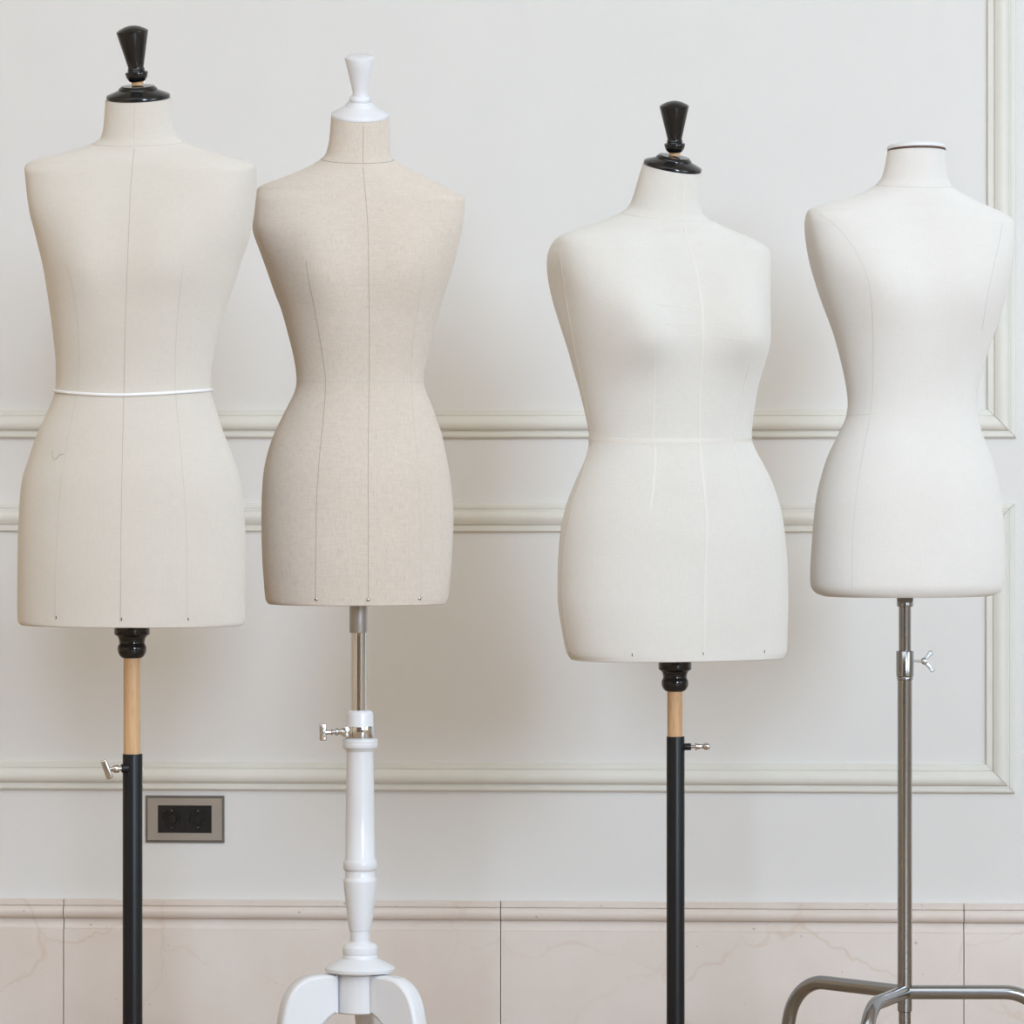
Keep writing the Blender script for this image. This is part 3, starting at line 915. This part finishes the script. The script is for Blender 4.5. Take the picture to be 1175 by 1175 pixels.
# white tripod stand of the linen form
d = F2['d']; s = d / F
R2 = b2.root
pole('sleeve', [(10.0, 690), (10.3, 692), (10.3, 725.2), (9.8, 726)], 411.2, d, M['satin'], R2, 56)
pole('rod', [(9.2, 722), (9.2, 822)], 411.8, d, M['chrome'], R2, 64)
POST = [(10, 815), (12.4, 815.4), (14.4, 817), (15.2, 820), (15.4, 847), (18.6, 847.4), (20.2, 848.2), (20.3, 851.2), (19.7, 851.8), (19.7, 852.3), (20.3, 852.8), (20.4, 857), (19.4, 858.4), (17.2, 859), (16.6, 861),
        (15.7, 861.8), (15.4, 864), (15.7, 890), (16.4, 930), (17.0, 985), (18.6, 987.4), (19.3, 989.4), (19.3, 996.2), (18.4, 998), (17.2, 998.8), (17.2, 1006), (18.2, 1008), (19.2, 1009.4),
        (19.2, 1012), (17.6, 1027), (14.8, 1052), (12.6, 1066.5), (12.2, 1067.8), (11.4, 1068.4), (11.2, 1080), (12.6, 1081.5), (17, 1082.5), (18.8, 1084.6), (19.2, 1086), (20.2, 1087), (20.4, 1090), (20.0, 1094), (19.2, 1095.2), (19.6, 1096),
        (20.2, 1097), (20.2, 1099.5), (22.5, 1100.5), (30, 1104), (38.5, 1108.5), (40.2, 1110.4), (40.2, 1113.4), (39.2, 1114.8), (28.3, 1115), (28.2, 1116.5), (28.2, 1160), (26.5, 1161.5)]
pole('post', POST, 413.2, d, M['white_lacquer'], R2, 96)
# note: the lower turned piece and hub stand on the same axis
# clamp band with its screw
bd = at(413.2, HOR, d)
bm = bmesh.new()
prof = [(15.6, 833), (16.8, 832.8), (17.1, 833.6), (17.1, 846), (16.6, 846.9), (15.6, 846.9)]
add_lathe(bm, [(r * s, (HOR - y) * s) for r, y in reversed(prof)], Matrix.Translation(bd), 72)
cl = link('clamp_band', bm, M['chrome'], R2)
p0 = at(399, 839.5, d - 0.012)
dv = px_dir(-1, 0.02, -0.12)
bm = bmesh.new()
mk = Matrix.Translation(p0 + dv * 2 * s) @ Matrix((dv, AX, dv.cross(AX))).transposed().to_4x4()
add_box(bm, mk, 7 * s, 9 * s, 12 * s, 1 * s, 2)
link('clamp_lug', bm, M['nickel'], cl)
scr = screw_key(cl, p0, dv, [(3, 3), (4.6, 4), (4.6, 7.5), (3, 8), (2.6, 10), (4.2, 11), (4.2, 13.4), (2.2, 15), (2.2, 17), (3.6, 18), (3.4, 19), (2.6, 20), (3.2, 26)], s, M['nickel'])
bm = bmesh.new()
kc = p0 + dv * 28.5 * s
xk = px_dir(0.13, 1, 0.0)
yk = dv.cross(xk).normalized(); xk = yk.cross(dv).normalized()
mk = Matrix.Translation(kc) @ Matrix((dv, yk, xk)).transposed().to_4x4()
add_box(bm, mk, 8 * s, 4 * s, 19 * s, 1.4 * s, 3)
for k in range(-1, 2):
    for sd in (-1, 1):
        add_box(bm, mk @ Matrix.Translation((0, sd * 2.0 * s, k * 4.6 * s)), 5 * s, 1.0 * s, 1.6 * s, 0.3 * s, 1)
link('screw_key', bm, M['nickel'], scr)

# curved legs of the tripod: an outline in the radial plane with real thickness and rounded edges
def tripod_leg(root, cx, d, ang):
    s = d / F
    c = at(cx, HOR, d); c.z = 0
    zt = CAM.z + (HOR - 1116.5) * s
    zb = CAM.z + (HOR - 1160) * s
    R_ = 94 * s
    up = [(26 * s, zt), (50 * s, zt), (66 * s, zt - 3 * s), (80 * s, zt - 13 * s), (89 * s, zt - 28 * s), (94 * s, zt - 48 * s), (97 * s, zt - 72 * s),
          (104 * s, zt - 100 * s), (120 * s, 0.062), (150 * s, 0.036), (186 * s, 0.022), (196 * s, 0.012), (194 * s, 0.0)]
    lo = [(26 * s, zb), (33 * s, zb - 3 * s), (44 * s, zb - 12 * s), (52 * s, zb - 26 * s), (60 * s, zb - 48 * s), (74 * s, 0.048), (104 * s, 0.018), (140 * s, 0.004), (168 * s, 0.001), (190 * s, 0.0)]
    U = [p.xy for p in smooth_path([(a, b, 0) for a, b in up], 6)]
    Lw = [p.xy for p in smooth_path([(a, b, 0) for a, b in lo], 6)]
    def even(P, m):
        acc = [0.0]
        for p, q in zip(P, P[1:]): acc.append(acc[-1] + (q - p).length)
        res, i = [], 0
        for k in range(m):
            t = acc[-1] * k / (m - 1)
            while i < len(P) - 2 and acc[i + 1] < t: i += 1
            f_ = (t - acc[i]) / max(1e-9, acc[i + 1] - acc[i])
            res.append(P[i].lerp(P[i + 1], min(1.0, f_)))
        return res
    U, Lw = even(U, 60), even(Lw, 60)
    out = U + list(reversed(Lw))
    for p in out: p.y = max(0.0, p.y)
    n = len(out)
    cen2 = sum((Vector(p) for p in out), Vector((0, 0))) / n
    # inset normals
    def inset(k):
        a, b_ = out[k - 1], out[(k + 1) % n]
        t = Vector((b_[0] - a[0], b_[1] - a[1]))
        if t.length < 1e-9: return Vector((0, 0))
        t.normalize()
        return Vector((t.y, -t.x))       # outline runs clockwise -> inward
    hw = 0.0165
    e = 0.005
    dirr = Vector((math.cos(ang), math.sin(ang), 0)); sd = Vector((-math.sin(ang), math.cos(ang), 0))
    bm = bmesh.new()
    layers = []
    for off, ins in ((-hw, e), (-hw + e * .3, e * .3), (-hw + e, 0), (hw - e, 0), (hw - e * .3, e * .3), (hw, e)):
        row = []
        for k in range(n):
            q = Vector(out[k]) + inset(k) * ins
            row.append(bm.verts.new(c + dirr * q.x + sd * off + Vector((0, 0, max(0.0, q.y)))))
        layers.append(row)
    for A, B in zip(layers, layers[1:]):
        for k in range(n):
            bm.faces.new((A[k], A[(k + 1) % n], B[(k + 1) % n], B[k]))
    nu = len(U); nl = len(Lw)
    for row, fl in ((layers[0], True), (layers[-1], False)):
        for k in range(nu - 1):
            bm.faces.new((row[k], row[k + 1], row[n - 2 - k], row[n - 1 - k]))
    lg = link('leg', bm, M['white_lacquer'], root, ang=50)
    for p in lg.data.polygons:
        if abs(p.normal.dot(sd)) > 0.999: p.use_smooth = False
for ang in (-35, -155, 85):
    tripod_leg(R2, 410, d, rad(ang))

# tubular steel stand of the slim form
d = F4['d']; s = d / F
R4 = b4.root
pole('bushing', [(8.6, 680), (9.4, 681), (9.4, 695.4), (8.8, 696)], 1038.5, d, M['steel'], R4, 56)
pole('upper_tube', [(7, 690), (7, 765)], 1038.3, d, M['steel'], R4, 56)
pole('clamp_sleeve', [(7.2, 746.6), (9.4, 746.8), (10, 747.6), (10, 775.6), (9.2, 776.4), (9.0, 777), (9.4, 778), (9.0, 780), (8.4, 780.4)], 1038.4, d, M['steel'], R4, 56)
pole('tube', [(8.3, 778), (8.4, 1160.0), (7.6, 1160.6), (7.0, 1161), (7.0, HOR + (CAM.z - 0.10) * F / d), (3, HOR + (CAM.z - 0.095) * F / d)], 1038.2, d, M['steel'], R4, 56)
# wing screw
p0 = at(1046, 758, d)
dv = px_dir(1, 0.04, -0.1)
scr = screw_key(R4, p0, dv, [(1.5, 0), (1.5, 11), (3.4, 12), (4.2, 14), (4.0, 16), (2.8, 18)], s, M['zinc'], 'wing_screw')
hub = p0 + dv * 14 * s
for sg, tip in ((1, (7.5, -9.0)), (-1, (9.5, 9.5))):
    bm = bmesh.new()
    e1 = hub + RT * tip[0] * s + Vector((0, 0, -tip[1] * s))
    pts = [hub + (e1 - hub) * t for t in (0.0, 0.35, 0.7, 1.0)]
    t = (e1 - hub).normalized()
    mid = (hub + e1) / 2
    mm = Matrix.Translation(mid) @ Matrix((t, AX, t.cross(AX))).transposed().to_4x4()
    L_ = (e1 - hub).length + 4 * s
    add_box(bm, mm, L_, 2.2 * s, 4.2 * s, 1.0 * s, 3)
    add_lathe(bm, [(0, -1.3 * s), (2.2 * s, -1.3 * s), (3.0 * s, -0.6 * s), (3.0 * s, 0.6 * s), (2.2 * s, 1.3 * s), (0, 1.3 * s)], frame(e1, AX), 24)
    link('wing', bm, M['zinc'], scr)
# bent tube legs
def steel_leg(ang, zj, reach, drop_r, r=0.0118, rise=0.0):
    c = at(1038.2, HOR, d)
    dirr = Vector((math.cos(ang), math.sin(ang), 0))
    c = Vector((c.x, c.y, 0))
    P = [c + Vector((0, 0, zj)), c + dirr * reach + Vector((0, 0, zj + rise))]
    n = 14
    for k in range(1, n + 1):
        a = rad(78) * k / n
        P.append(c + dirr * (reach + drop_r * math.sin(a)) + Vector((0, 0, zj + rise - drop_r * (1 - math.cos(a)))))
    end = P[-1]; tdir = dirr * math.cos(rad(78)) + Vector((0, 0, -math.sin(rad(78))))
    # down to the floor on a straight run, ending in a level foot
    L_ = (end.z - 0.016) / math.sin(rad(78))
    P.append(end + tdir * L_)
    bm = bmesh.new()
    fine = [P[0].lerp(P[1], k / 6) for k in range(6)] + P[1:]
    add_tube(bm, fine, r, 28)
    lg = link('leg', bm, M['steel'], R4, ang=50)
    f = P[-1]
    lathe('rubber_foot', [(0.013, 0.0), (0.0155, 0.002), (0.0155, 0.026), (0.014, 0.030)], Matrix.Translation((f.x, f.y, 0)), M['iron'], lg, 28)
zj = CAM.z + (HOR - 1138.5) * s
steel_leg(rad(3), zj, 0.165, 0.075)
steel_leg(rad(135), zj, 0.186, 0.085)
steel_leg(rad(252), zj, 0.155, 0.070)

# ------------------------------------------------------------------ light
def area_light(name, loc, target, sx, sy, power, col):
    l = bpy.data.lights.new(name, 'AREA')
    l.shape = 'RECTANGLE'; l.size = sx; l.size_y = sy
    l.energy = power; l.color = col
    o = bpy.data.objects.new(name, l)
    COL.objects.link(o)
    o.location = loc
    o.rotation_euler = (Vector(target) - Vector(loc)).to_track_quat('-Z', 'Y').to_euler()
    return o
TG = (0.2, 0.0, 1.1)
area_light('right_daylight', (4.0, -9.6, 3.0), TG, 1.5, 2.3, 465, (0.638, 0.795, 1.0))
area_light('side_daylight', (4.45, -3.4, 2.2), (-1.0, -1.2, 1.3), 3.0, 2.4, 88, (0.66, 0.84, 1.0))
area_light('ceiling_fill', (-0.6, -5.0, 3.9), (-0.6, -5.0, 0.0), 5.0, 4.0, 135, (0.805, 0.905, 1.0))  # broad overhead fill added for ambient light, not a real fixture

wd = bpy.data.worlds.new('room_surroundings')
S.world = wd
wd.use_nodes = True
wd.node_tree.nodes['Background'].inputs[0].default_value = (1.0, 0.9, 0.8, 1)
wd.node_tree.nodes['Background'].inputs[1].default_value = 0.05

S.view_settings.view_transform = 'Standard'
S.view_settings.look = 'None'
S.view_settings.gamma = 1.0
S.view_settings.use_curve_mapping = False
S.view_settings.exposure = 0.0
S.cycles.use_denoising = True
S.cycles.max_bounces = 8
S.cycles.diffuse_bounces = 5
